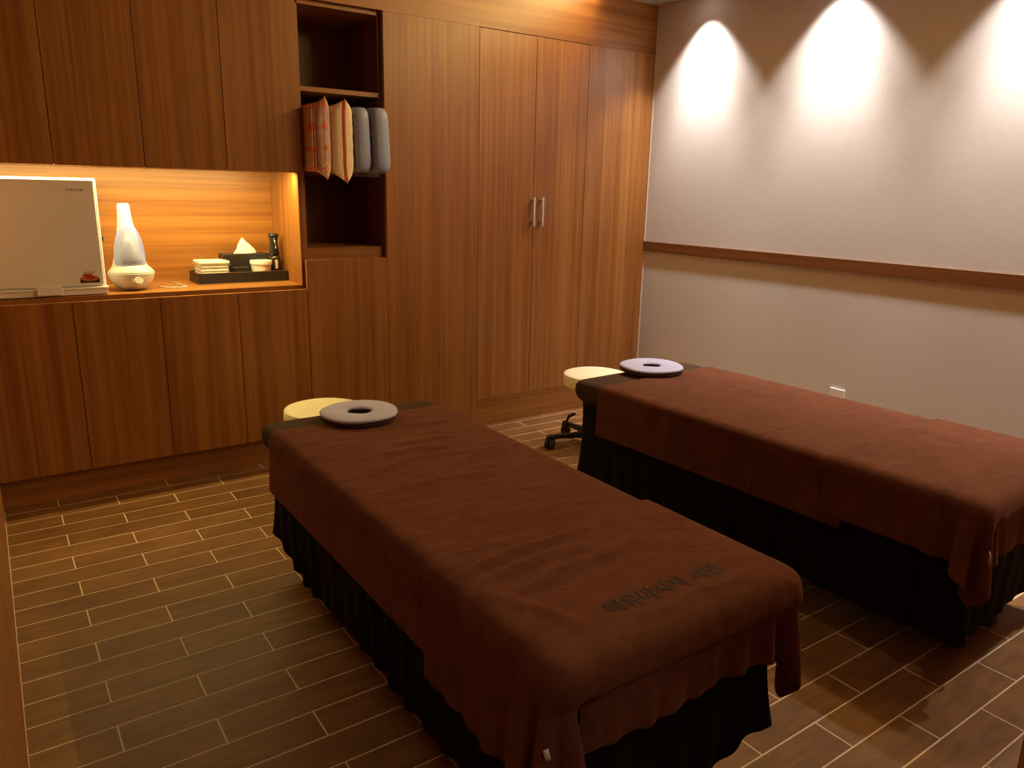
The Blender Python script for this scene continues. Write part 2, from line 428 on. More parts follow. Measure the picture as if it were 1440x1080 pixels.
# ------------------------------------------------------------------ cloth solver (position based), used for the towels
def sdf_push(P, c, h, r):
    q = P - c
    a = np.abs(q) - (np.array(h) - r)
    out = np.maximum(a, 0)
    L = np.linalg.norm(out, axis=-1)
    inside = np.minimum(np.max(a, axis=-1), 0)
    d = L + inside - r
    n = np.where(L[..., None] > 1e-9, out / np.maximum(L, 1e-9)[..., None], 0)
    k = np.argmax(a, axis=-1)
    nin = np.eye(3)[k]
    n = np.where(L[..., None] > 1e-9, n, nin) * np.sign(q + 1e-12)
    return d, n
def drape(x0, x1, y0, y1, sp, z, solids, off=0.004, steps=110, iters=16, bumps=None, seed=1, slack=1.0, mu=0.6):
    R = np.random.default_rng(seed)
    nx = int(round((x1 - x0) / sp)) + 1; ny = int(round((y1 - y0) / sp)) + 1
    X, Y = np.meshgrid(np.linspace(x0, x1, nx), np.linspace(y0, y1, ny))
    Z = np.full_like(X, z)
    if bumps is not None: Z = Z + bumps(X, Y)
    P = np.stack([X, Y, Z], -1)
    pairs = []
    def add(A, B, k):
        rest = np.linalg.norm(P[B] - P[A], axis=-1) * slack
        pairs.append((A, B, rest, k))
    S = slice
    for o in (0, 1):
        add((S(None), S(o, nx - 1, 2)), (S(None), S(o + 1, nx, 2)), 1.0)
        add((S(o, ny - 1, 2), S(None)), (S(o + 1, ny, 2), S(None)), 1.0)
    for o in (0, 1):
        na = len(range(o, nx - 1, 2))
        add((S(0, ny - 1, 2), S(o, nx - 1, 2)), (S(1, ny, 2), S(o + 1, nx, 2)), 0.35) if False else None
    # shear, coloured so that no vertex is touched twice
    for oy in (0, 1):
        for ox in (0, 1):
            A = (S(oy, ny - 1, 2), S(ox, nx - 1, 2)); B = (S(oy + 1, ny, 2), S(ox + 1, nx, 2))
            add(A, B, 0.4)
            A = (S(oy, ny - 1, 2), S(ox + 1, nx, 2)); B = (S(oy + 1, ny, 2), S(ox, nx - 1, 2))
            add(A, B, 0.4)
    # bending
    for m_ in (3,):
        for o in range(4):
            ix = [i for i in range(nx - 2) if (i // 2) % 2 == o // 2 and i % 2 == o % 2]
            iy = [i for i in range(ny - 2) if (i // 2) % 2 == o // 2 and i % 2 == o % 2]
            ix = np.array(ix); iy = np.array(iy)
            if len(ix): add((S(None), ix), (S(None), ix + 2), 0.10)
            if len(iy): add((iy, S(None)), (iy + 2, S(None)), 0.10)
    P = P + R.normal(0, 0.0012, P.shape)
    Vv = np.zeros_like(P); dt = 1 / 60
    for s in range(steps):
        Vv[..., 2] -= 6.0 * dt
        Vv *= 0.985
        Q = P + Vv * dt
        for it in range(iters):
            for A, B, rest, k in pairs:
                d = Q[B] - Q[A]
                L = np.sqrt((d * d).sum(-1)) + 1e-9
                f = (0.5 * k * (L - rest) / L)[..., None] * d
                Q[A] += f; Q[B] -= f
            if it % 3 == 2 or it == iters - 1:
                for (c, h, r) in solids:
                    d, n = sdf_push(Q, np.array(c), h, r)
                    pen = off - d
                    hit = pen > 0
                    if hit.any():
                        Q += np.where(hit, pen, 0)[..., None] * n
                        dx = Q - P
                        tan = dx - (dx * n).sum(-1, keepdims=True) * n
                        Q -= np.where(hit, mu, 0)[..., None] * tan
                Q[..., 2] = np.maximum(Q[..., 2], 0.012)
        Vv = (Q - P) / dt
        sp_ = np.linalg.norm(Vv, axis=-1, keepdims=True)
        Vv *= np.minimum(1, 3.0 / np.maximum(sp_, 1e-6))
        P = Q
    return P
def grid_mesh(P, uv=True):
    ny, nx, _ = P.shape
    me = bpy.data.meshes.new('cloth')
    idx = np.arange(nx * ny).reshape(ny, nx)
    F = np.stack([idx[:-1, :-1], idx[:-1, 1:], idx[1:, 1:], idx[1:, :-1]], -1).reshape(-1, 4)
    me.from_pydata(P.reshape(-1, 3).tolist(), [], F.tolist())
    uvl = me.uv_layers.new(name='UVMap')
    U, V = np.meshgrid(np.linspace(0, 1, nx), np.linspace(0, 1, ny))
    uvs = np.stack([U, V], -1).reshape(-1, 2)[F.reshape(-1)]
    uvl.data.foreach_set('uv', uvs.astype(np.float32).ravel())
    me.update()
    return me
def cloth_obj(name, P, mat, parent=None, thick=0.008):
    o = link(name, grid_mesh(P), mat, parent, smooth=True)
    so_ = o.modifiers.new('thick', 'SOLIDIFY'); so_.thickness = thick; so_.offset = 0.0
    md = o.modifiers.new('sub', 'SUBSURF'); md.levels = 1; md.render_levels = 1
    return o
def terry(name, col, col2, creases=()):
    M, nt, P = new_mat(name)
    tc = nd(nt, 'ShaderNodeTexCoord')
    nz = nd(nt, 'ShaderNodeTexNoise', Scale=420.0, Detail=3.0)
    n2 = nd(nt, 'ShaderNodeTexNoise', Scale=9.0, Detail=4.0, Distortion=1.2)
    mp = nd(nt, 'ShaderNodeMapping'); mp.inputs['Scale'].default_value = (1, 1.9, 1); mp.inputs['Rotation'].default_value = (0, 0, 0.35)
    n3 = nd(nt, 'ShaderNodeTexNoise', Scale=14.0, Detail=3.0, Distortion=0.8)
    nt.links.new(tc.outputs['Object'], nz.inputs['Vector']); nt.links.new(tc.outputs['Object'], n2.inputs['Vector'])
    nt.links.new(tc.outputs['Object'], mp.inputs[0]); nt.links.new(mp.outputs[0], n3.inputs['Vector'])
    r = ramp(nt, [(0.3, col), (0.7, col2)])
    nt.links.new(n2.outputs[0], r.inputs[0]); nt.links.new(r.outputs[0], P.inputs['Base Color'])
    P.inputs['Roughness'].default_value = 0.95; P.inputs['Specular IOR Level'].default_value = 0.1
    P.inputs['Sheen Weight'].default_value = 0.16; P.inputs['Sheen Roughness'].default_value = 0.45
    P.inputs['Sheen Tint'].default_value = (0.9, 0.45, 0.30, 1)
    b1 = nd(nt, 'ShaderNodeBump', Strength=0.45, Distance=0.012); nt.links.new(n3.outputs[0], b1.inputs['Height'])
    if creases:      # sharp fold lines left by folding the towel
        sep = nd(nt, 'ShaderNodeSeparateXYZ'); nt.links.new(tc.outputs['Object'], sep.inputs[0]); last = None
        for ax, c in creases:
            wv = nd(nt, 'ShaderNodeMath', operation='MULTIPLY_ADD'); wv.inputs[1].default_value = 0.03; nt.links.new(n2.outputs[0], wv.inputs[0]); nt.links.new(sep.outputs[ax], wv.inputs[2])
            su = nd(nt, 'ShaderNodeMath', operation='SUBTRACT'); su.inputs[1].default_value = c + 0.015; nt.links.new(wv.outputs[0], su.inputs[0])
            ab = nd(nt, 'ShaderNodeMath', operation='ABSOLUTE'); nt.links.new(su.outputs[0], ab.inputs[0])
            rg = nd(nt, 'ShaderNodeMapRange', interpolation_type='SMOOTHSTEP'); rg.inputs['From Max'].default_value = 0.010; rg.inputs['To Min'].default_value = 1; rg.inputs['To Max'].default_value = 0
            nt.links.new(ab.outputs[0], rg.inputs['Value'])
            if last is None: last = rg.outputs[0]
            else:
                mxx = nd(nt, 'ShaderNodeMath', operation='MAXIMUM'); nt.links.new(last, mxx.inputs[0]); nt.links.new(rg.outputs[0], mxx.inputs[1]); last = mxx.outputs[0]
        b0 = nd(nt, 'ShaderNodeBump', Strength=0.9, Distance=0.004); nt.links.new(last, b0.inputs['Height']); nt.links.new(b0.outputs[0], b1.inputs['Normal'])
    b2 = nd(nt, 'ShaderNodeBump', Strength=0.5, Distance=0.003)
    nt.links.new(nz.outputs[0], b2.inputs['Height']); nt.links.new(b1.outputs[0], b2.inputs['Normal']); nt.links.new(b2.outputs[0], P.inputs['Normal'])
    return M
M_towel = terry('brown_terry', (0.105, 0.034, 0.016), (0.150, 0.050, 0.023))
M_towel_b = terry('brown_terry_creased', (0.105, 0.036, 0.018), (0.150, 0.054, 0.027), ((1, 0.30), (1, -0.13), (0, 0.12)))
M_sheet = plain('brown_cotton_cover', (0.060, 0.030, 0.014), 0.85, bump=0.3, bscale=90, spec=0.2)
M_skirt = plain('black_brown_skirt', (0.008, 0.006, 0.005), 0.9, bump=0.2, bscale=120, spec=0.15)
M_leg = plain('dark_table_leg', (0.03, 0.018, 0.012), 0.5)
M_pad = plain('lavender_terry', (0.52, 0.53, 0.78), 0.95, bump=0.8, bscale=330, var=0.10, spec=0.1, sheen=0.3)
M_paddk = plain('pad_underside', (0.06, 0.025, 0.02), 0.9)
M_tag = plain('white_label_cloth', (0.75, 0.68, 0.60), 0.7, bump=0.2)
M_thread = plain('black_embroidery', (0.016, 0.010, 0.008), 0.8, bump=0.4, bscale=600)

HW, HL, ZT = 0.36, 0.91, 0.612           # half width, half length, top of the cushioned table
def rounded_loop(hx, hy, r, step=0.01):
    pts = []
    def seg(a, b):
        L = math.hypot(b[0]-a[0], b[1]-a[1]); n = max(1, int(L / step))
        for i in range(n): t = i / n; pts.append((a[0] + (b[0]-a[0]) * t, a[1] + (b[1]-a[1]) * t))
    def arc(cx, cy, a0):
        n = max(3, int(r * math.pi / 2 / step))
        for i in range(n): a = a0 + math.pi / 2 * i / n; pts.append((cx + r * math.cos(a), cy + r * math.sin(a)))
    seg((-hx + r, -hy), (hx - r, -hy)); arc(hx - r, -hy + r, -math.pi/2)
    seg((hx, -hy + r), (hx, hy - r)); arc(hx - r, hy - r, 0)
    seg((hx - r, hy), (-hx + r, hy)); arc(-hx + r, hy - r, math.pi/2)
    seg((-hx, hy - r), (-hx, -hy + r)); arc(-hx + r, -hy + r, math.pi)
    return pts
def massage_table(name, loc, rz, label, hw, hl, hem, cord):
    t = empty(name, loc, rz)
    tag(t, label, 'massage table')
    # cushion with fitted cover: stacked rounded loops
    bm = bmesh.new()
    prof = [(0.070, 0.480), (0.055, 0.478), (0.036, 0.500), (0.010, 0.530), (0.0, 0.555), (0.001, 0.585), (0.006, 0.600), (0.016, 0.609), (0.04, ZT)]
    base = rounded_loop(hw, hl, 0.038, 0.022)
    n = len(base); rings = []
    for j, (ins, z) in enumerate(prof):
        ring = []
        for i, (x, y) in enumerate(base):
            s = 1 - ins / hw; s2 = 1 - ins / hl
            w = 0.0045 * math.sin(i * 0.55) * max(0, 1 - abs(j - 2.5) / 3.0) + 0.003 * math.sin(i * 1.7 + j) * (j < 5)
            q = math.atan2(y, x)
            ring.append(bm.verts.new((x * s + w * math.cos(q), y * s2 + w * math.sin(q), z + (0.006 * math.sin(i * 0.31) if j < 3 else 0))))
        rings.append(ring)
    for a, b in zip(rings, rings[1:]):
        for i in range(n): bm.faces.new((a[i], a[(i+1) % n], b[(i+1) % n], b[i]))
    bm.faces.new(rings[-1]); bm.faces.new(list(reversed(rings[0])))
    c = link('cushion', bm, M_sheet, t, smooth=True); c['label'] = 'dark brown fitted cotton cover'
    # pleated skirt
    bm = bmesh.new()
    base = rounded_loop(hw - 0.020, hl - 0.020, 0.05, 0.0085); n = len(base); rings = []
    ph = rng.uniform(0, 6, 6)
    for j in range(13):
        f = j / 12
        ring = []
        for i, (x, y) in enumerate(base):
            s = i * 0.0085
            near = math.exp(-((abs(x) - hw) ** 2 + (abs(y) - hl) ** 2) / 0.006)
            z = 0.505 - f * (0.505 - hem(x, y) - 0.012 * math.sin(s * 7 + ph[3]))
            amp = 0.002 + 0.007 * f
            w = amp * (math.sin(s * 62 + ph[0]) * (0.7 + 0.3 * math.sin(s * 9 + ph[1])) + 0.35 * math.sin(s * 27 + ph[2])) - 0.004 - 0.016 * f + 0.045 * f * f * near
            kx = 1.0 if abs(abs(x) - (hw - 0.014)) < 0.034 else 0.0; ky = 1.0 if abs(abs(y) - (hl - 0.014)) < 0.034 else 0.0
            ring.append(bm.verts.new((x + w * math.copysign(1, x) * kx, y + w * math.copysign(1, y) * ky, z)))
        rings.append(ring)
    for a, b in zip(rings, rings[1:]):
        for i in range(n): bm.faces.new((a[(i+1) % n], a[i], b[i], b[(i+1) % n]))
    link('skirt', bm, M_skirt, t, smooth=True)['label'] = 'black pleated skirt hanging nearly to the floor'
    for sx in (-1, 1):
        for sy in (-1, 1):
            bm = bmesh.new(); bx(bm, sx * (hw - 0.28) - 0.028, sx * (hw - 0.28) + 0.028, sy * (hl - 0.12) - 0.035, sy * (hl - 0.12) + 0.035, 0.0, 0.43)
            link('leg', bm, M_leg, t, bevel=0.006)
    if not cord: return t
    # tie cord at the head corner
    bm = bmesh.new()
    tube(bm, [(-hw + 0.02, hl - 0.01, 0.44), (-hw + 0.0, hl + 0.012, 0.425), (-hw - 0.006, hl + 0.022, 0.40), (-hw - 0.004, hl + 0.022, 0.375)], [0.006, 0.008, 0.006, 0.004])
    link('tie_cord', bm, M_sheet, t, smooth=True)
    return t
def solids(hw, hl):
    return [((0, 0, 0.577), (hw, hl, 0.035), 0.022), ((0, 0, 0.24), (hw - 0.026, hl - 0.050, 0.24), 0.03)]

tA = massage_table('massage_table', (1.135, 1.86, 0), 0.0, 'nearer massage table with black skirt, in the middle of the room', HW, 0.925, lambda x, y: 0.09 + 0.13 * math.exp(-((x - HW) ** 2 + (y + 0.925) ** 2) / 0.03) + 0.08 * math.exp(-((x + HW) ** 2 + (y - 0.925) ** 2) / 0.03), False)
tB = massage_table('massage_table', (2.684, 1.815, 0), math.radians(2.0), 'farther massage table with black skirt, beside the papered wall', 0.398, 0.92, lambda x, y: 0.125, True)

def top_wrinkles(P, fn):
    w = np.clip((P[..., 2] - (ZT - 0.01)) / 0.01, 0, 1)
    P[..., 2] += np.maximum(w * fn(P[..., 0], P[..., 1]), -0.001)
def ripple(seed, amp, ky=52.0, kx=13.0):
    R = np.random.default_rng(seed); terms = [(R.uniform(0.5, 1.5) * ky, R.uniform(-1.6, 1.6) * kx, R.uniform(0, 6.3), R.uniform(0.4, 1)) for _ in range(9)]
    def f(X, Y):
        z = 0
        for a, b, p, g in terms: z = z + g * np.sin(a * Y + b * X + p)
        m = 0.5 + 0.5 * np.sin(7.3 * X + 5.1 * Y + seed) * np.sin(4.1 * Y - 6.7 * X + seed * 2)
        return amp * np.abs(z) * m / 2.2
    return f
def ridge(X, Y, x0, y0, x1, y1, h, w):
    dx, dy = x1 - x0, y1 - y0; L = math.hypot(dx, dy); dx /= L; dy /= L
    t = (X - x0) * dx + (Y - y0) * dy; d = -(X - x0) * dy + (Y - y0) * dx
    d = d + 0.006 * np.sin(t * 25)
    e = np.clip(t / (0.25 * L), 0, 1) * np.clip((L - t) / (0.35 * L), 0, 1)
    return h * np.exp(-(d / w) ** 2) * np.sqrt(e)
def towel(name, table, P, label, group=None):
    o = cloth_obj(name, P, M_towel_b if table is tB else M_towel)
    o.location = table.location; o.rotation_euler = table.rotation_euler
    tag(o, label, 'towel', group)
    return o
def bumpA1(X, Y):
    return 0.006 * np.sin(23 * (X * 0.4 + Y) + 2 * np.sin(5 * X)) * np.exp(-((X + 0.05) ** 2 + (Y - 0.35) ** 2) / 0.12) + 0.003 * np.sin(31 * Y + 9 * X)
def bumpA2(X, Y):
    d = Y - 0.45 * X
    return 0.013 * np.sin(34 * d + 1.0) * np.exp(-((X + 0.18) ** 2) / 0.05) + 0.004 * np.sin(17 * X + 8 * Y)
sA = solids(HW, 0.925); sB = solids(0.398, 0.92)
a1 = drape(-HW - 0.20, HW + 0.20, -0.56, 0.775, 0.0175, ZT + 0.03, sA, off=0.006, bumps=bumpA1, seed=3)
a2 = drape(-HW - 0.27, HW + 0.20, -0.925 - 0.19, -0.42, 0.016, ZT + 0.04, sA, off=0.0165, bumps=bumpA2, seed=5)
b1 = drape(-0.398 - 0.205, 0.398 + 0.20, -0.50, 0.73, 0.0175, ZT + 0.03, sB, off=0.006, bumps=lambda X, Y: 0.003 * np.sin(19 * Y + 7 * X), seed=8)
b2 = drape(-0.398 - 0.19, 0.398 + 0.20, -0.92 - 0.20, -0.41, 0.016, ZT + 0.04, sB, off=0.0165, bumps=lambda X, Y: 0.004 * np.sin(13 * X + 11 * Y), seed=9)
def w_a2(X, Y):
    z = ripple(4, 0.0012)(X, Y)
    for r in ((-0.34, -0.52, 0.10, -0.485, 0.015, 0.012), (-0.33, -0.575, 0.02, -0.55, 0.012, 0.011), (-0.30, -0.66, 0.16, -0.60, 0.013, 0.013), (-0.26, -0.74, 0.0, -0.70, 0.005, 0.016),
              (-0.33, -0.60, -0.22, -0.86, 0.007, 0.013), (-0.12, -0.885, 0.36, -0.865, 0.010, 0.014), (-0.36, -0.47, -0.18, -0.50, 0.006, 0.012)): z = z + ridge(X, Y, *r)
    return z
def w_a1(X, Y):
    z = ripple(2, 0.0026)(X, Y)
    for r in ((-0.12, 0.34, 0.10, 0.30, 0.008, 0.025), (-0.05, 0.42, 0.20, 0.36, 0.006, 0.016), (-0.24, 0.20, 0.0, 0.26, 0.005, 0.016), (0.0, 0.12, 0.24, 0.22, 0.004, 0.014), (-0.2, 0.05, 0.1, 0.02, 0.005, 0.016), (0.06, 0.6, 0.30, 0.52, 0.006, 0.014)): z = z + ridge(X, Y, *r)
    return z
def w_b1(X, Y):
    z = ripple(6, 0.0018)(X, Y)
    for r in ((-0.10, 0.52, 0.38, 0.50, 0.005, 0.012), (-0.3, 0.1, 0.2, 0.16, 0.004, 0.014)): z = z + ridge(X, Y, *r)
    return z
def w_b2(X, Y):
    z = ripple(7, 0.0016)(X, Y)
    for r in ((0.05, -0.45, 0.38, -0.47, 0.010, 0.016), (-0.36, -0.60, 0.1, -0.66, 0.004, 0.016)): z = z + ridge(X, Y, *r)
    return z
def foot_tuck(P, hl, seed):
    # below the cushion's edge the towel swings in against the narrower body, in soft upright folds
    x, y, z = P[..., 0], P[..., 1], P[..., 2]
    m = np.clip((-y - (hl - 0.02)) / 0.02, 0, 1) * np.clip((0.40 - np.abs(x)) / 0.06, 0, 1)
    s = np.clip((0.556 - z) / 0.022, 0, 1); s = s * s * (3 - 2 * s)
    g = np.clip((0.53 - z) / 0.10, 0, 1)
    f = 0.006 * np.sin(58 * x + 2 * np.sin(11 * x + seed)) + 0.003 * np.sin(131 * x + seed)
    P[..., 1] = y + m * (0.030 * s + g * f)
foot_tuck(a2, 0.925, 1.0); foot_tuck(b2, 0.92, 2.0)
top_wrinkles(a1, lambda X, Y: 1.5 * w_a1(X, Y)); top_wrinkles(a2, lambda X, Y: 1.35 * w_a2(X, Y)); top_wrinkles(b1, w_b1); top_wrinkles(b2, w_b2)
TA1 = towel('bath_towel', tA, a1, 'large brown towel spread over the nearer massage table')
TA2 = towel('bath_towel', tA, a2, 'brown towel with black lettering folded over the foot of the nearer table')
TB1 = towel('bath_towel', tB, b1, 'large brown towel spread over the farther massage table')
TB2 = towel('bath_towel', tB, b2, 'brown towel over the foot of the farther table, white tag at its corner')

def bvh_of(o):
    dg = bpy.context.evaluated_depsgraph_get(); e = o.evaluated_get(dg); me = e.to_mesh()
    t = BVHTree.FromPolygons([v.co.copy() for v in me.vertices], [list(p.vertices) for p in me.polygons]); e.to_mesh_clear()
    return t
bpy.context.view_layer.update()
# lettering on the foot towel of the nearer table
cu = bpy.data.curves.new('lettering', 'FONT'); cu.body = '\ud14c\uc720\ub9c8\uc0ac\uc9c0 \uc11c\uba74'
cu.size = 0.058; cu.offset = 0.0006; cu.space_character = 0.92; cu.space_word = 1.3; cu.resolution_u = 3
tmp = bpy.data.objects.new('lettering_tmp', cu); COL.objects.link(tmp)
bpy.context.view_layer.update()
me = bpy.data.meshes.new_from_object(tmp.evaluated_get(bpy.context.evaluated_depsgraph_get()))
bpy.data.objects.remove(tmp)
xs = [q.co.x for q in me.vertices]
if xs:
    bt = bvh_of(TA2)
    w = max(xs) - min(xs)
    bm = bmesh.new(); bm.from_mesh(me)
    bmesh.ops.triangulate(bm, faces=bm.faces[:])
    for _ in range(2):
        bmesh.ops.subdivide_edges(bm, edges=[e for e in bm.edges if e.calc_length() > 0.008], cuts=1)
        bmesh.ops.triangulate(bm, faces=[f for f in bm.faces if len(f.verts) > 3])
    k = 0.345 / w
    for q in bm.verts:
        x = (q.co.x - min(xs)) * k + -0.15; y = q.co.y * 0.9 + -0.835 + (x - -0.15) * 0.0
        hit = bt.ray_cast(Vector((x, y, 1.0)), Vector((0, 0, -1)))
        z = hit[0].z if hit[0] else ZT
        q.co = (x, y, z + 0.0012)
    o_ = link('lettering', bm, M_thread, TA2); o_['kind'] = 'stuff'; o_['label'] = 'black embroidered Korean lettering'
def care_tag(parent, P, i, j, dx, dy, sz=(0.022, 0.040)):
    p = Vector(P[i, j])
    bm = bmesh.new(); n = 6; rows = []
    for k in range(n):
        f = k / (n - 1)
        z = p.z - sz[1] * f; off = 0.006 * math.sin(f * 3)
        rows.append([bm.verts.new((p.x + dx[0] * s * sz[0] + dy[0] * (0.012 + off) + f * 0.01 * dx[0], p.y + dx[1] * s * sz[0] + dy[1] * (0.012 + off), z + s * 0.006)) for s in (-0.5, 0.5)])
    for a, b in zip(rows, rows[1:]): bm.faces.new((a[0], a[1], b[1], b[0]))
    o = link('care_tag', bm, M_tag, parent, smooth=True); o['label'] = 'small white sewn tag'
    md = o.modifiers.new('t', 'SOLIDIFY'); md.thickness = 0.001
def nearest(P, q):
    d = ((P - np.array(q)) ** 2).sum(-1); return np.unravel_index(np.argmin(d), d.shape)
i_, j_ = nearest(a2, (-0.38, -0.955, 0.47)); care_tag(TA2, a2, i_, j_, (0.8, -0.6), (-0.5, -0.8), (0.010, 0.026))
i_, j_ = nearest(b2, (-0.40, -0.95, 0.49)); care_tag(TB2, b2, i_, j_, (0.5, 0.6), (-0.7, -0.5), (0.016, 0.040))

# ------------------------------------------------------------------ ring face pads
def face_pad(loc, label, rout, rin, tilt=(0, 0, 0)):
    e = empty('face_pad', loc); e.rotation_euler = tilt
    tag(e, label, 'face pad', 'lavender ring face pads')
    n = 56
    def ringmesh(prof):
        bm = bmesh.new(); R = []
        for (r, z) in prof:
            R.append([bm.verts.new(((r + 0.0015 * math.sin(5 * a + r * 90)) * math.cos(a), (r + 0.0015 * math.sin(5 * a + r * 90)) * math.sin(a), z + 0.0012 * math.sin(3 * a + 40 * r))) for a in [2*math.pi*i/n for i in range(n)]])
        for a, b in zip(R, R[1:] + R[:1]):
            for i in range(n): bm.faces.new((a[i], b[i], b[(i+1) % n], a[(i+1) % n]))
        bmesh.ops.recalc_face_normals(bm, faces=bm.faces[:])
        return bm
    m_ = (rin + rout) / 2; w_ = (rout - rin) / 2
    prof = []
    for k in range(20):
        a = 2 * math.pi * k / 20
        prof.append((m_ - w_ * math.copysign(abs(math.cos(a)) ** 0.55, math.cos(a)), 0.021 + 0.0095 * math.copysign(abs(math.sin(a)) ** 0.75, math.sin(a))))
    link('terry_cover', ringmesh(prof), M_pad, e, smooth=True)
    w2 = w_ - 0.004
    prof = [(m_ - w2, 0.001), (m_ - w2, 0.011), (m_ - w2 + 0.004, 0.014), (m_ + w2 - 0.004, 0.014), (m_ + w2, 0.011), (m_ + w2, 0.001)]
    b = link('backing', ringmesh(prof), M_paddk, e, smooth=False); b['label'] = 'dark brown underside of the pad'
    bm = bmesh.new(); lathe(bm, [(rin + 0.004, 0.0002), (rin + 0.004, 0.002)], n=28)
    link('face_hole', bm, plain('hole_dark', (0.004, 0.003, 0.003), 0.95), e)['label'] = 'dark opening in the middle of the pad'  # near-black disc paints the darkness of the open hole
    return e
face_pad((1.115, 2.62, 0.627), 'lavender ring pad on the head of the nearer massage table', 0.148, 0.046)
face_pad((2.69, 2.63, 0.627), 'pale lavender ring pad on the head of the farther massage table', 0.158, 0.043)

# ------------------------------------------------------------------ rolling stools
M_cream = plain('cream_vinyl', (0.88, 0.80, 0.52), 0.42, bump=0.15, bscale=260)
M_blk = plain('black_plastic', (0.012, 0.012, 0.012), 0.35)
def stool(loc, rz, label, r=0.19, AR=0.268):
    e = empty('rolling_stool', loc, rz); tag(e, label, 'stool')
    H = 0.455
    bm = bmesh.new()
    lathe(bm, [(r * 0.90, H - 0.078), (r * 0.985, H - 0.070), (r, H - 0.055), (r * 1.003, H - 0.03), (r * 0.99, H - 0.014), (r * 0.955, H - 0.004), (r * 0.88, H), (r * 0.4, H + 0.002)], n=48)
    link('seat', bm, M_cream, e, smooth=True)
    bm = bmesh.new()
    tube(bm, [((r + 0.001) * math.cos(a), (r + 0.001) * math.sin(a), H - 0.012) if False else (r * 0.975 * math.cos(a), r * 0.975 * math.sin(a), H - 0.0075) for a in [2*math.pi*i/48 for i in range(49)]], 0.0022, 6)
    link('piping', bm, M_cream, e, smooth=True)
    bm = bmesh.new(); lathe(bm, [(0.032, 0.07), (0.030, 0.13), (0.022, 0.14), (0.022, 0.24), (0.014, 0.245), (0.014, 0.36), (0.07, 0.37), (0.07, 0.378)], n=20)
    link('gas_column', bm, M_blk, e, smooth=False)
    bm = bmesh.new(); lathe(bm, [(0.045, 0.055), (0.048, 0.07), (0.04, 0.10), (0.030, 0.105)], n=20)
    link('hub', bm, M_blk, e, smooth=True)
    for k in range(5):
        a = 2 * math.pi * k / 5; c, s = math.cos(a), math.sin(a)
        bm = bmesh.new()
        sec = [(0.03, 0.058, 0.098, 0.022), (0.12, 0.062, 0.094, 0.019), (0.21, 0.064, 0.088, 0.016), (AR + 0.02, 0.056, 0.084, 0.022)]
        rings = []
        for (d, z0, z1, w) in sec:
            rings.append([bm.verts.new((c * d - s * q, s * d + c * q, z)) for q, z in ((-w, z0), (w, z0), (w * 0.7, z1), (-w * 0.7, z1))])
        for A, B in zip(rings, rings[1:]):
            for i in range(4): bm.faces.new((A[i], A[(i+1) % 4], B[(i+1) % 4], B[i]))
        bm.faces.new(list(reversed(rings[0]))); bm.faces.new(rings[-1])
        bmesh.ops.recalc_face_normals(bm, faces=bm.faces[:])
        arm = link('base_arm', bm, M_blk, e, bevel=0.004)
        # twin wheel caster under the arm's end
        bm = bmesh.new()
        for side in (-1, 1):
            R0 = []
            for i in range(20):
                t = 2 * math.pi * i / 20
                R0.append((0.031 * math.cos(t), 0.032 + 0.031 * math.sin(t)))
            ca = a + 0.9
            cc, ss = math.cos(ca), math.sin(ca)
            A = [bm.verts.new((c * AR + cc * u - ss * side * 0.004, s * AR + ss * u + cc * side * 0.004, z)) for u, z in R0]
            B = [bm.verts.new((c * AR + cc * u - ss * side * 0.025, s * AR + ss * u + cc * side * 0.025, z)) for u, z in R0]
            bm.faces.new(A); bm.faces.new(list(reversed(B)))
            for i in range(20): bm.faces.new((A[i], B[i], B[(i+1) % 20], A[(i+1) % 20]))
        bx(bm, c * AR - 0.012, c * AR + 0.012, s * AR - 0.012, s * AR + 0.012, 0.03, 0.066)
        bmesh.ops.recalc_face_normals(bm, faces=bm.faces[:])
        link('caster', bm, M_blk, arm, bevel=0.002)
    return e
stool((2.885, 3.27, 0), math.radians(160), 'cream round stool with black wheeled base behind the farther table')
stool((1.26, 3.385, 0), 0.0, 'cream round stool seat showing behind the head of the nearer table', AR=0.245)

# ------------------------------------------------------------------ towel warmer
ZC = 0.970
tw = empty('towel_warmer', (0, 0, 0)); tag(tw, 'boxy white towel warmer cabinet at the left end of the niche', 'towel warmer')
M_case = plain('white_enamel', (0.86, 0.84, 0.82), 0.35)
box('case', 0.008, 0.462, 4.042, 4.36, ZC + 0.040, 1.501, M_case, tw, bevel=0.007, seg=3)
dr = box('door', 0.010, 0.450, 4.020, 4.039, 1.0165, 1.494, M_case, tw, bevel=0.004, seg=2)
bm = bmesh.new(); bx(bm, 0.006, 0.462, 4.020, 4.36, ZC + 0.004, ZC + 0.030); bx(bm, 0.002, 0.467, 4.014, 4.365, ZC + 0.030, ZC + 0.0385)
link('base', bm, M_case, tw, bevel=0.002)
box('handle', 0.176, 0.276, 4.006, 4.0138, ZC + 0.010, ZC + 0.050, M_case, tw, bevel=0.002)['label'] = 'flat white pull at the bottom of the door'
bm = bmesh.new(); bx(bm, 0.4622, 0.476, 4.10, 4.125, 1.215, 1.235); link('side_latch', bm, M_blk, tw, bevel=0.002)  # small latch on the side of the case
def text_mesh(body, size, mat, parent, origin, name, xs=1.0, bold=0.0):
    cu = bpy.data.curves.new(name, 'FONT'); cu.body = body; cu.size = size; cu.offset = bold; cu.space_character = 1.12; cu.resolution_u = 3
    t = bpy.data.objects.new('tmp', cu); COL.objects.link(t); bpy.context.view_layer.update()
    me = bpy.data.meshes.new_from_object(t.evaluated_get(bpy.context.evaluated_depsgraph_get())); bpy.data.objects.remove(t)
    for q in me.vertices: q.co = (origin[0] + q.co.x * xs, origin[1], origin[2] + q.co.y)
    me.materials.clear()
    return link(name, me, mat, parent)
M_logo = plain('grey_print', (0.16, 0.10, 0.07), 0.6)
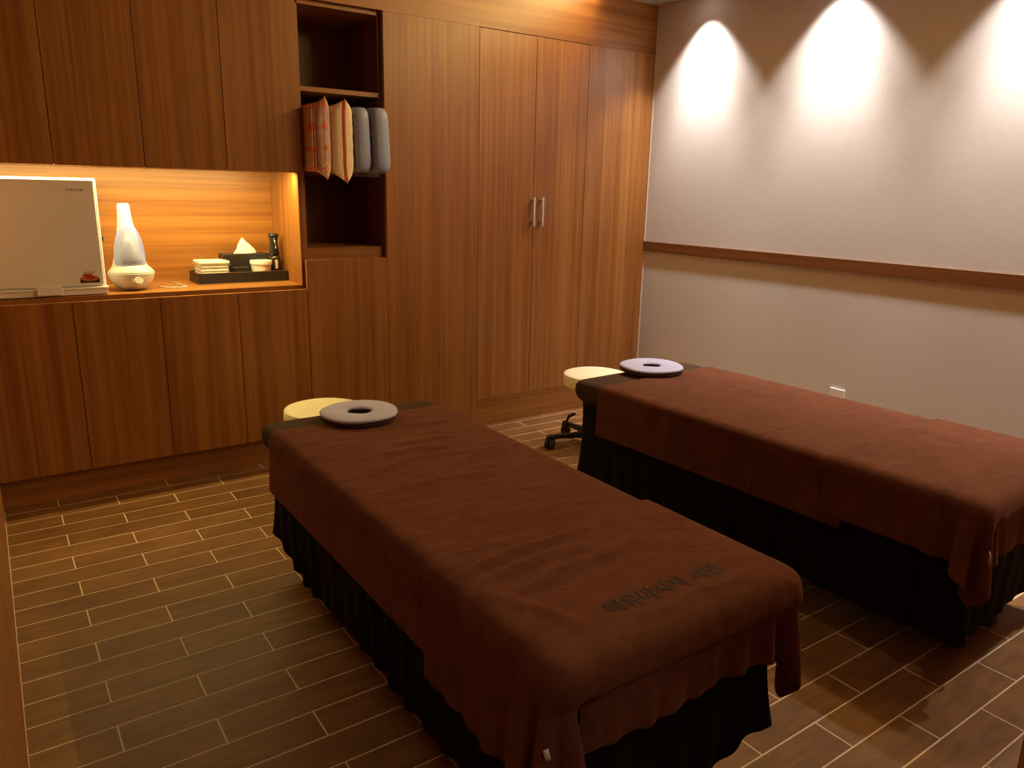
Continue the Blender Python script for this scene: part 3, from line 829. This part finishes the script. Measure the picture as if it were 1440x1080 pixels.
text_mesh('neoco', 0.021, M_logo, dr, (0.337, 4.0192, 1.444), 'logo', xs=1.20, bold=0.0002)
# warning sticker: dark block, orange oval, red folded towel shape, line of small print
YS = 4.0194
stk = empty('sticker'); stk.parent = dr
def flat(name, pts, y, mat, parent):
    bm = bmesh.new(); bm.faces.new([bm.verts.new((x, y, z)) for x, z in pts]); return link(name, bm, mat, parent)
M_stk0 = plain('sticker_black', (0.02, 0.008, 0.006), 0.5); M_stk1 = plain('sticker_orange', (0.55, 0.17, 0.06), 0.5); M_stk2 = plain('sticker_red', (0.38, 0.015, 0.01), 0.5)
bpy.data.objects.remove(stk)
bm = bmesh.new()
def poly(pts, y, mi):
    f = bm.faces.new([bm.verts.new((x, y, z)) for x, z in pts]); f.material_index = mi
cx = 0.392
poly([(cx - 0.040, 1.029), (cx + 0.040, 1.029), (cx + 0.040, 1.050), (cx + 0.030, 1.054), (cx - 0.030, 1.050), (cx - 0.040, 1.052)], YS, 0)
poly([(cx + 0.039 * math.cos(t), 1.050 + 0.0135 * math.sin(t)) for t in [2*math.pi*i/28 for i in range(28)]], YS - 0.0003, 1)
poly([(cx - 0.016, 1.048), (cx + 0.020, 1.048), (cx + 0.022, 1.052), (cx + 0.012, 1.058), (cx + 0.010, 1.066), (cx + 0.014, 1.070), (cx - 0.026, 1.070), (cx - 0.028, 1.065), (cx - 0.016, 1.057)], YS - 0.0006, 2)
poly([(cx - 0.012, 1.052), (cx - 0.006, 1.052), (cx - 0.008, 1.064), (cx - 0.014, 1.064)], YS - 0.0009, 3)
poly([(cx + 0.000, 1.052), (cx + 0.006, 1.052), (cx + 0.003, 1.064), (cx - 0.003, 1.064)], YS - 0.0009, 3)
for k in range(8): poly([(cx - 0.022 + k * 0.0055, 1.0735), (cx - 0.0185 + k * 0.0055, 1.0735), (cx - 0.0185 + k * 0.0055, 1.078), (cx - 0.022 + k * 0.0055, 1.078)], YS, 4)
poly([(cx - 0.022, 1.081), (cx + 0.020, 1.081), (cx + 0.020, 1.0822), (cx - 0.022, 1.0822)], YS, 4)
link('sticker', bm, [M_stk0, M_stk1, M_stk2, plain('sticker_pink', (0.55, 0.10, 0.06), 0.5), plain('sticker_print', (0.30, 0.16, 0.10), 0.6)], dr)['label'] = 'small red and orange warning sticker'

# ------------------------------------------------------------------ humidifier
hu = empty('humidifier', (0.590, 4.165, ZC)); tag(hu, 'white humidifier with clear bluish teardrop tank on the worktop', 'humidifier')
M_hw = plain('white_humidifier_plastic', (0.66, 0.63, 0.60), 0.3)
bm = bmesh.new()
lathe(bm, [(0.050, 0.004), (0.066, 0.010), (0.086, 0.030), (0.100, 0.058), (0.106, 0.082), (0.106, 0.086)], n=48, sy=0.92)
link('base', bm, M_hw, hu, smooth=True)
bm = bmesh.new()
lathe(bm, [(0.105, 0.0865), (0.103, 0.092), (0.092, 0.105), (0.080, 0.118), (0.074, 0.124)], n=48, sy=0.92)
link('deck', bm, M_hw, hu, smooth=True)
bm = bmesh.new()
prof = [(0.090, 0.095), (0.078, 0.125), (0.066, 0.165), (0.055, 0.21), (0.045, 0.26), (0.037, 0.31), (0.031, 0.36), (0.029, 0.400), (0.027, 0.412), (0.020, 0.418)]
n = 32; R = []
for (r, z) in prof:
    f = (z - 0.095) / 0.323
    R.append([bm.verts.new((-0.001 * f + r * math.cos(2*math.pi*i/n), 0.02 + 0.02 * f + 0.6 * r * math.sin(2*math.pi*i/n), z)) for i in range(n)])
for a, b in zip(R, R[1:]):
    for i in range(n): bm.faces.new((a[i], a[(i+1) % n], b[(i+1) % n], b[i]))
bm.faces.new(R[-1]); bm.faces.new(list(reversed(R[0])))
link('mist_tower', bm, M_hw, hu, smooth=True)
Mt, nt, P = new_mat('clear_blue_tank')
P.inputs['Base Color'].default_value = (0.28, 0.38, 0.95, 1); P.inputs['Roughness'].default_value = 0.06
P.inputs['Coat Weight'].default_value = 1.0; P.inputs['Coat Roughness'].default_value = 0.03
lw = nd(nt, 'ShaderNodeLayerWeight', Blend=0.35)
mr_ = nd(nt, 'ShaderNodeMapRange'); mr_.inputs['To Min'].default_value = 0.40; mr_.inputs['To Max'].default_value = 0.85
nt.links.new(lw.outputs['Facing'], mr_.inputs['Value']); nt.links.new(mr_.outputs[0], P.inputs['Alpha'])
bm = bmesh.new()
prof = [(0.060, 0.118), (0.068, 0.128), (0.070, 0.150), (0.070, 0.180), (0.066, 0.215), (0.058, 0.250), (0.047, 0.282), (0.034, 0.308), (0.020, 0.326), (0.006, 0.334)]
lathe(bm, prof, c=(-0.002, -0.020, 0), n=40, sy=0.75)
tk = link('water_tank', bm, Mt, hu, smooth=True); tk['label'] = 'clear bluish teardrop water tank'
bm = bmesh.new(); lathe(bm, [(0.056, 0.120), (0.055, 0.15), (0.042, 0.185), (0.024, 0.225), (0.012, 0.262)], c=(-0.002, -0.018, 0), n=28, sy=0.7); link('inner_chimney', bm, M_hw, hu, smooth=True)
bm = bmesh.new()
for (r0, z0, z1) in ((0.027, 0, 0.006), (0.019, 0.006, 0.015)):
    A = [bm.verts.new((r0 * math.cos(t), -z0, r0 * math.sin(t))) for t in [2*math.pi*i/28 for i in range(28)]]
    B = [bm.verts.new((r0 * 0.9 * math.cos(t), -z1, r0 * 0.9 * math.sin(t))) for t in [2*math.pi*i/28 for i in range(28)]]
    for i in range(28): bm.faces.new((A[i], A[(i+1) % 28], B[(i+1) % 28], B[i]))
    bm.faces.new(list(reversed(B)) if False else B)
bx(bm, -0.0015, 0.0015, -0.016, -0.014, -0.011, 0.011)
bmesh.ops.recalc_face_normals(bm, faces=bm.faces[:])
kb = link('dial_knob', bm, M_hw, hu, smooth=False); kb.location = (0.012, -0.088, 0.052); kb.rotation_euler = (math.radians(-14), 0, math.radians(8))
bm = bmesh.new()
bm.free()
for a in (0.6, 2.5, 3.8, 5.6):
    bm = bmesh.new(); lathe(bm, [(0.006, 0.0), (0.007, 0.008)], c=(0.042 * math.cos(a), 0.042 * math.sin(a), 0), n=10)
    link('foot', bm, M_hw, hu)
cord = bmesh.new(); tube(cord, [(0.71, 4.20, ZC + 0.004), (0.75, 4.14, ZC + 0.004), (0.80, 4.12, ZC + 0.004), (0.84, 4.15, ZC + 0.004), (0.83, 4.25, ZC + 0.004), (0.80, 4.44, ZC + 0.004)], 0.003)
c = link('power_cord', cord, M_hw, None, smooth=True); tag(c, 'thin pale power cord lying on the worktop beside the humidifier', 'cord')

# ------------------------------------------------------------------ tray and what stands on it
TX0, TX1, TY0, TY1 = 0.915, 1.392, 4.215, 4.425
M_lea = plain('black_leather', (0.018, 0.012, 0.009), 0.45, bump=0.3, bscale=500)
M_stitch = plain('brown_stitching', (0.16, 0.07, 0.04), 0.6)
tr = empty('serving_tray', (0, 0, 0)); tag(tr, 'black leather tray holding boxes and bottle at the right of the niche', 'tray')
bm = bmesh.new(); bx(bm, TX0, TX1, TY0, TY1, ZC, ZC + 0.010)
th = 0.007; zt = ZC + 0.058
for a in ((TX0, TX1, TY0, TY0 + th), (TX0, TX1, TY1 - th, TY1), (TX0, TX0 + th, TY0 + th, TY1 - th), (TX1 - th, TX1, TY0 + th, TY1 - th)):
    bx(bm, *a, ZC + 0.010, zt)
link('tray_body', bm, M_lea, tr)
bm = bmesh.new()
for z in (ZC + 0.002, zt):
    for p, q in (((TX0, TY0), (TX1, TY0)), ((TX0, TY0), (TX0, TY1)), ((TX1, TY0), (TX1, TY1)), ((TX0, TY1), (TX1, TY1))):
        tube(bm, [(*p, z), (*q, z)], 0.0013, 6)
link('edge_binding', bm, M_stitch, tr)
ZF = ZC + 0.0103
# woven white box
wb = empty('lidded_box', (1.005, 4.305, ZF)); tag(wb, 'white woven lidded box at the left end of the black tray', 'box')
M_wv = plain('white_woven_plastic', (0.80, 0.74, 0.62), 0.5, bump=0.8, bscale=140)
bm = bmesh.new(); bx(bm, -0.072, 0.072, -0.072, 0.072, 0, 0.092)
link('body', bm, M_wv, wb, bevel=0.008, seg=3)
box('lid', -0.078, 0.078, -0.078, 0.078, 0.093, 0.110, M_wv, wb, bevel=0.006, seg=3)
bm = bmesh.new()
for i in range(20):
    x = -0.074 + i * 0.0078
    bx(bm, x, x + 0.003, -0.080, -0.078, 0.088, 0.094); bx(bm, -0.080, -0.078, x, x + 0.003, 0.088, 0.094)
for z in (0.02, 0.038, 0.056, 0.074): bx(bm, -0.0735, 0.0735, -0.0735, -0.0722, z, z + 0.004); bx(bm, -0.0735, -0.0722, -0.0735, 0.0735, z, z + 0.004)
link('lattice_edge', bm, plain('ivory_shadow_gap', (0.45, 0.36, 0.24), 0.6), wb)
# tissue box
tb = empty('tissue_box', (1.205, 4.362, ZF)); tag(tb, 'black leather tissue box with a white tissue standing up', 'tissue box')
box('body', -0.135, 0.120, -0.045, 0.050, 0, 0.138, M_lea, tb, bevel=0.004)
bm = bmesh.new()
n = 22; rows = []
for j in range(9):
    f = j / 8; row = []
    for i in range(n):
        a = 2 * math.pi * i / n
        w = 0.056 * (1 - f ** 1.35) + 0.003; t = 0.016 * (1 - f) + 0.002
        wob = 1 + 0.18 * math.sin(3 * a + 5 * f) * (1 - f * 0.5)
        row.append(bm.verts.new((-0.012 * f + w * wob * math.cos(a), t * wob * math.sin(a), 0.136 + 0.083 * f + (0.004 * math.sin(4 * a) if j > 6 else 0))))
    rows.append(row)
for a, b in zip(rows, rows[1:]):
    for i in range(n): bm.faces.new((a[i], a[(i+1) % n], b[(i+1) % n], b[i]))
bm.faces.new(rows[-1])
link('tissue', bm, plain('white_tissue', (0.85, 0.82, 0.76), 0.9), tb, smooth=True)['label'] = 'peaked white paper tissue'
# small black box in front
box_ = box('small_box', -0.045, 0.045, -0.022, 0.022, 0, 0.072, M_lea, None, bevel=0.003); box_.location = (1.148, 4.265, ZF)
tag(box_, 'small black block-shaped holder in front of the tissue box', 'box')
# white tub with lid and ring logo
tub = empty('lidded_tub', (1.262, 4.272, ZF)); tag(tub, 'round white tub with lid and orange ring print, in front of the tissue box', 'tub')
M_tub = plain('white_paper_tub', (0.83, 0.79, 0.70), 0.45)
bm = bmesh.new(); lathe(bm, [(0.046, 0), (0.0475, 0.003), (0.0545, 0.080), (0.0545, 0.082)], n=40); link('body', bm, M_tub, tub, smooth=True)
bm = bmesh.new(); lathe(bm, [(0.0585, 0.0825), (0.0590, 0.084), (0.0590, 0.101), (0.055, 0.104)], n=40); link('lid', bm, M_tub, tub, bevel=0.0015)
def on_tub(u, z): # wrap onto the tub's side; u metres around, z height
    r = 0.0475 + (z - 0.003) / 0.071 * 0.007 + 0.0006; a = -math.pi / 2 + 0.50 + u / r
    return (r * math.cos(a), r * math.sin(a), z)
bm = bmesh.new(); n = 32
for (ra, rb, mi) in ((0.0235, 0.0262, 0), (0.0, 0.0220, 1)):
    A = [bm.verts.new(on_tub(rb * math.cos(2*math.pi*i/n), 0.040 + rb * math.sin(2*math.pi*i/n))) for i in range(n)]
    if ra:
        B = [bm.verts.new(on_tub(ra * math.cos(2*math.pi*i/n), 0.040 + ra * math.sin(2*math.pi*i/n))) for i in range(n)]
        for i in range(n): bm.faces.new((A[i], A[(i+1) % n], B[(i+1) % n], B[i])).material_index = mi
    else:
        c_ = bm.verts.new(on_tub(0, 0.040))
        for i in range(n): bm.faces.new((A[i], A[(i+1) % n], c_)).material_index = mi
for k in range(6):
    u = -0.0125 + k * 0.0042
    q = [bm.verts.new(Vector(on_tub(a, b)) * 1.0 + Vector((0, -0.0005, 0))) for a, b in ((u, 0.037), (u + 0.0028, 0.037), (u + 0.0028, 0.043), (u, 0.043))]
    bm.faces.new(q).material_index = 2
link('ring_print', bm, [plain('orange_print', (0.62, 0.20, 0.05), 0.5), plain('beige_print', (0.72, 0.58, 0.40), 0.5), plain('brown_print', (0.25, 0.13, 0.06), 0.5)], tub)['label'] = 'round orange-edged print'
# spray bottle
sb = empty('spray_bottle', (1.345, 4.29, ZF)); tag(sb, 'slim black spray bottle standing at the right end of the tray', 'spray bottle')
bm = bmesh.new(); lathe(bm, [(0.030, 0), (0.032, 0.004), (0.033, 0.08), (0.031, 0.11), (0.026, 0.128)], n=28); link('bottle', bm, plain('dark_translucent_bottle', (0.03, 0.016, 0.010), 0.15), sb, smooth=True)
bm = bmesh.new(); lathe(bm, [(0.028, 0.1285), (0.027, 0.15), (0.021, 0.19), (0.022, 0.215), (0.028, 0.232), (0.028, 0.245), (0.024, 0.248)], n=24); link('spray_head', bm, M_blk, sb, smooth=True)
bm = bmesh.new(); tube(bm, [(-0.006, -0.024, 0.222), (-0.003, -0.036, 0.20), (0.0, -0.033, 0.175), (0.0, -0.028, 0.16)], [0.005, 0.0055, 0.005, 0.003]); link('trigger', bm, M_chrome, sb, smooth=True)
bm = bmesh.new(); bx(bm, -0.008, 0.006, -0.0345, -0.033, 0.055, 0.105); link('bottle_label', bm, plain('cream_label', (0.62, 0.5, 0.36), 0.5), sb)

# ------------------------------------------------------------------ pillows in the open shelf
def fabric(name, fn):
    M, nt, P = new_mat(name); P.inputs['Roughness'].default_value = 0.75; P.inputs['Specular IOR Level'].default_value = 0.25
    tc = nd(nt, 'ShaderNodeTexCoord'); fn(nt, P, tc)
    return M
def pink(nt, P, tc):
    sep = nd(nt, 'ShaderNodeSeparateXYZ'); nt.links.new(tc.outputs['Object'], sep.inputs[0])
    # orange diamonds on a dusty pink ground with pale dashes
    mz = nd(nt, 'ShaderNodeMath', operation='MULTIPLY'); mz.inputs[1].default_value = 9.5; nt.links.new(sep.outputs[2], mz.inputs[0])
    fr_ = nd(nt, 'ShaderNodeMath', operation='FRACT'); nt.links.new(mz.outputs[0], fr_.inputs[0])
    s1 = nd(nt, 'ShaderNodeMath', operation='SUBTRACT'); s1.inputs[1].default_value = 0.5; nt.links.new(fr_.outputs[0], s1.inputs[0])
    a1_ = nd(nt, 'ShaderNodeMath', operation='ABSOLUTE'); nt.links.new(s1.outputs[0], a1_.inputs[0])
    xa = nd(nt, 'ShaderNodeMath', operation='ABSOLUTE'); nt.links.new(sep.outputs[0], xa.inputs[0])
    xm = nd(nt, 'ShaderNodeMath', operation='MULTIPLY_ADD'); xm.inputs[1].default_value = 11.0; nt.links.new(xa.outputs[0], xm.inputs[0]); nt.links.new(a1_.outputs[0], xm.inputs[2])
    nz = nd(nt, 'ShaderNodeTexNoise', Scale=30.0, Detail=2.0); nt.links.new(tc.outputs['Object'], nz.inputs['Vector'])
    j = nd(nt, 'ShaderNodeMath', operation='MULTIPLY_ADD'); j.inputs[1].default_value = 0.25; nt.links.new(nz.outputs[0], j.inputs[0]); nt.links.new(xm.outputs[0], j.inputs[2])
    r = ramp(nt, [(0.0, (0.75, 0.20, 0.06)), (0.31, (0.72, 0.18, 0.05)), (0.33, (0.60, 0.36, 0.29)), (1.0, (0.56, 0.33, 0.26))])
    nt.links.new(j.outputs[0], r.inputs[0])
    vo = nd(nt, 'ShaderNodeTexVoronoi', Scale=75.0); vo.feature = 'DISTANCE_TO_EDGE'; nt.links.new(tc.outputs['Object'], vo.inputs['Vector'])
    r2 = ramp(nt, [(0.0, (1, 1, 1)), (0.06, (0, 0, 0))]); nt.links.new(vo.outputs['Distance'], r2.inputs[0])
    n4 = nd(nt, 'ShaderNodeTexNoise', Scale=22.0); nt.links.new(tc.outputs['Object'], n4.inputs['Vector'])
    r4 = ramp(nt, [(0.50, (0, 0, 0)), (0.56, (1, 1, 1))]); nt.links.new(n4.outputs[0], r4.inputs[0])
    mm = nd(nt, 'ShaderNodeMath', operation='MULTIPLY'); nt.links.new(r2.outputs[0], mm.inputs[0]); nt.links.new(r4.outputs[0], mm.inputs[1])
    mx = nd(nt, 'ShaderNodeMix', data_type='RGBA'); nt.links.new(mm.outputs[0], mx.inputs[0]); nt.links.new(r.outputs[0], mx.inputs[6]); mx.inputs[7].default_value = (0.95, 0.80, 0.62, 1)
    nt.links.new(mx.outputs[2], P.inputs['Base Color'])
def striped(nt, P, tc):
    sep = nd(nt, 'ShaderNodeSeparateXYZ'); nt.links.new(tc.outputs['Object'], sep.inputs[0])
    nz = nd(nt, 'ShaderNodeTexNoise', Scale=18.0, Detail=2.0); nt.links.new(tc.outputs['Object'], nz.inputs['Vector'])
    ad = nd(nt, 'ShaderNodeMath', operation='MULTIPLY_ADD'); ad.inputs[1].default_value = 0.006; nt.links.new(nz.outputs[0], ad.inputs[0]); nt.links.new(sep.outputs[0], ad.inputs[2])
    mr = nd(nt, 'ShaderNodeMapRange'); mr.inputs['From Min'].default_value = -0.05; mr.inputs['From Max'].default_value = 0.05
    nt.links.new(ad.outputs[0], mr.inputs['Value'])
    C = (0.88, 0.70, 0.48); O = (0.48, 0.09, 0.025); O2 = (0.60, 0.18, 0.06)
    r = ramp(nt, [(0, C), (0.425, C), (0.43, O), (0.50, O), (0.505, O2), (0.545, O2), (0.55, O), (0.62, O), (0.625, C), (1, C)])
    nt.links.new(mr.outputs[0], r.inputs[0]); nt.links.new(r.outputs[0], P.inputs['Base Color'])
    mp = nd(nt, 'ShaderNodeMapping'); mp.inputs['Scale'].default_value = (8, 8, 45); nt.links.new(tc.outputs['Object'], mp.inputs[0])
    n2 = nd(nt, 'ShaderNodeTexNoise', Scale=1.0, Detail=3.0); nt.links.new(mp.outputs[0], n2.inputs['Vector'])
    b = nd(nt, 'ShaderNodeBump', Strength=0.5, Distance=0.008); nt.links.new(n2.outputs[0], b.inputs['Height']); nt.links.new(b.outputs[0], P.inputs['Normal'])
M_pk = fabric('pink_floral_fabric', pink); M_st = fabric('cream_striped_fabric', striped)
M_gr = plain('grey_satin', (0.31, 0.37, 0.60), 0.42, bump=0.35, bscale=22, spec=0.5)
def pillow(name, loc, hx, hy, hz, pinch, pw, mat, label, group, lean=0.0, tip=0.0, N=26, ex=7):
    """upright cushion: thin in x, deep in y, tall in z"""
    e = empty(name, loc); e.rotation_euler = (0, lean, 0); tag(e, label, 'pillow', group)
    bm = bmesh.new(); V = {}
    lin = [math.sin(math.pi / 2 * (-1 + 2 * i / N)) for i in range(N + 1)]
    for s in (1, -1):
        for i, u in enumerate(lin):
            for j, v in enumerate(lin):
                edge = i in (0, N) or j in (0, N)
                if s == -1 and edge: V[s, i, j] = V[1, i, j]; continue
                y = hy * u * (1 - pinch * (1 - abs(v) ** 7)); z = hz * v * (1 - pinch * (1 - abs(u) ** 7))
                t = hx * (max(0, (1 - abs(u) ** ex)) * max(0, (1 - abs(v) ** ex))) ** pw
                if pinch > 0.02:
                    t *= 1 - (abs(u) * abs(v)) ** 8; hn = max(0, abs(u) - 0.85) / 0.15 * max(0, abs(v) - 0.85) / 0.15
                    z += math.copysign(0.011 * hn, v); y -= 0.006 * hn
                if pinch < 0.02:
                    rr = (abs(u) ** 8 + abs(v) ** 8) ** 0.125
                    m_ = max(abs(u), abs(v)); k = m_ / rr if rr > 1e-6 else 1
                    y *= k; z *= k
                wr = 0.0016 * math.sin(38 * v + 9 * u + s) * (1 - v * v)
                if tip and u < -0.55 and v < 0: z -= tip * ((-u - 0.55) / 0.45) * (v * v) * (1 if v < -0.5 else 0.3)
                V[s, i, j] = bm.verts.new((s * (t + wr), y, z))
    for s in (1, -1):
        for i in range(N):
            for j in range(N):
                q = [V[s, i, j], V[s, i+1, j], V[s, i+1, j+1], V[s, i, j+1]]
                if s == -1: q.reverse()
                try: bm.faces.new(q)
                except ValueError: pass
    bmesh.ops.recalc_face_normals(bm, faces=bm.faces[:])
    link('cover', bm, mat, e, smooth=True)
    bm = bmesh.new(); pts = []
    for (u, v) in [(-1, a) for a in lin] + [(a, 1) for a in lin[1:]]:
        y = hy * u * (1 - pinch * (1 - abs(v) ** 7)); z = hz * v * (1 - pinch * (1 - abs(u) ** 7))
        if pinch < 0.02:
            rr = (abs(u) ** 8 + abs(v) ** 8) ** 0.125; k = max(abs(u), abs(v)) / rr; y *= k; z *= k
        if tip and u < -0.55 and v < 0: z -= tip * ((-u - 0.55) / 0.45) * (v * v) * (1 if v < -0.5 else 0.3)
        pts.append((0, y, z))
    if pinch > 0.02:
        tube(bm, pts, 0.0022, 6); link('seam_piping', bm, mat, e, smooth=True)
    else: bm.free()
    return e
ZS = 1.563
G1 = 'pillows on the open shelf'
for k, (dx, hx) in enumerate(((0.0, 0.008), (0.014, 0.008))):
    pillow('pillow', (1.444 + dx, 4.075, ZS + 0.163), hx, 0.20, 0.165, 0.02, 0.40, M_pk, ['thin folded pink cushion against the left side of the shelf', 'thin folded pink cushion behind the floral pillow'][k], G1)
pillow('pillow', (1.502, 4.060, ZS + 0.170), 0.041, 0.215, 0.184, 0.075, 0.30, M_pk, 'dusty pink pillow with orange diamonds and pointed corners', G1, tip=0.02, ex=12)
pillow('pillow', (1.606, 4.055, ZS + 0.165), 0.061, 0.215, 0.185, 0.085, 0.30, M_st, 'cream pillow with an orange stripe down its end', G1, tip=0.03, ex=12)
pillow('pillow', (1.716, 4.06, ZS + 0.167), 0.045, 0.205, 0.167, 0.0, 0.18, M_gr, 'smooth grey pillow next to the cream striped pillow', G1, lean=-0.03)
pillow('pillow', (1.814, 4.05, ZS + 0.167), 0.050, 0.215, 0.170, 0.0, 0.18, M_gr, 'rightmost smooth grey pillow, against the right side of the shelf', G1, lean=-0.04)
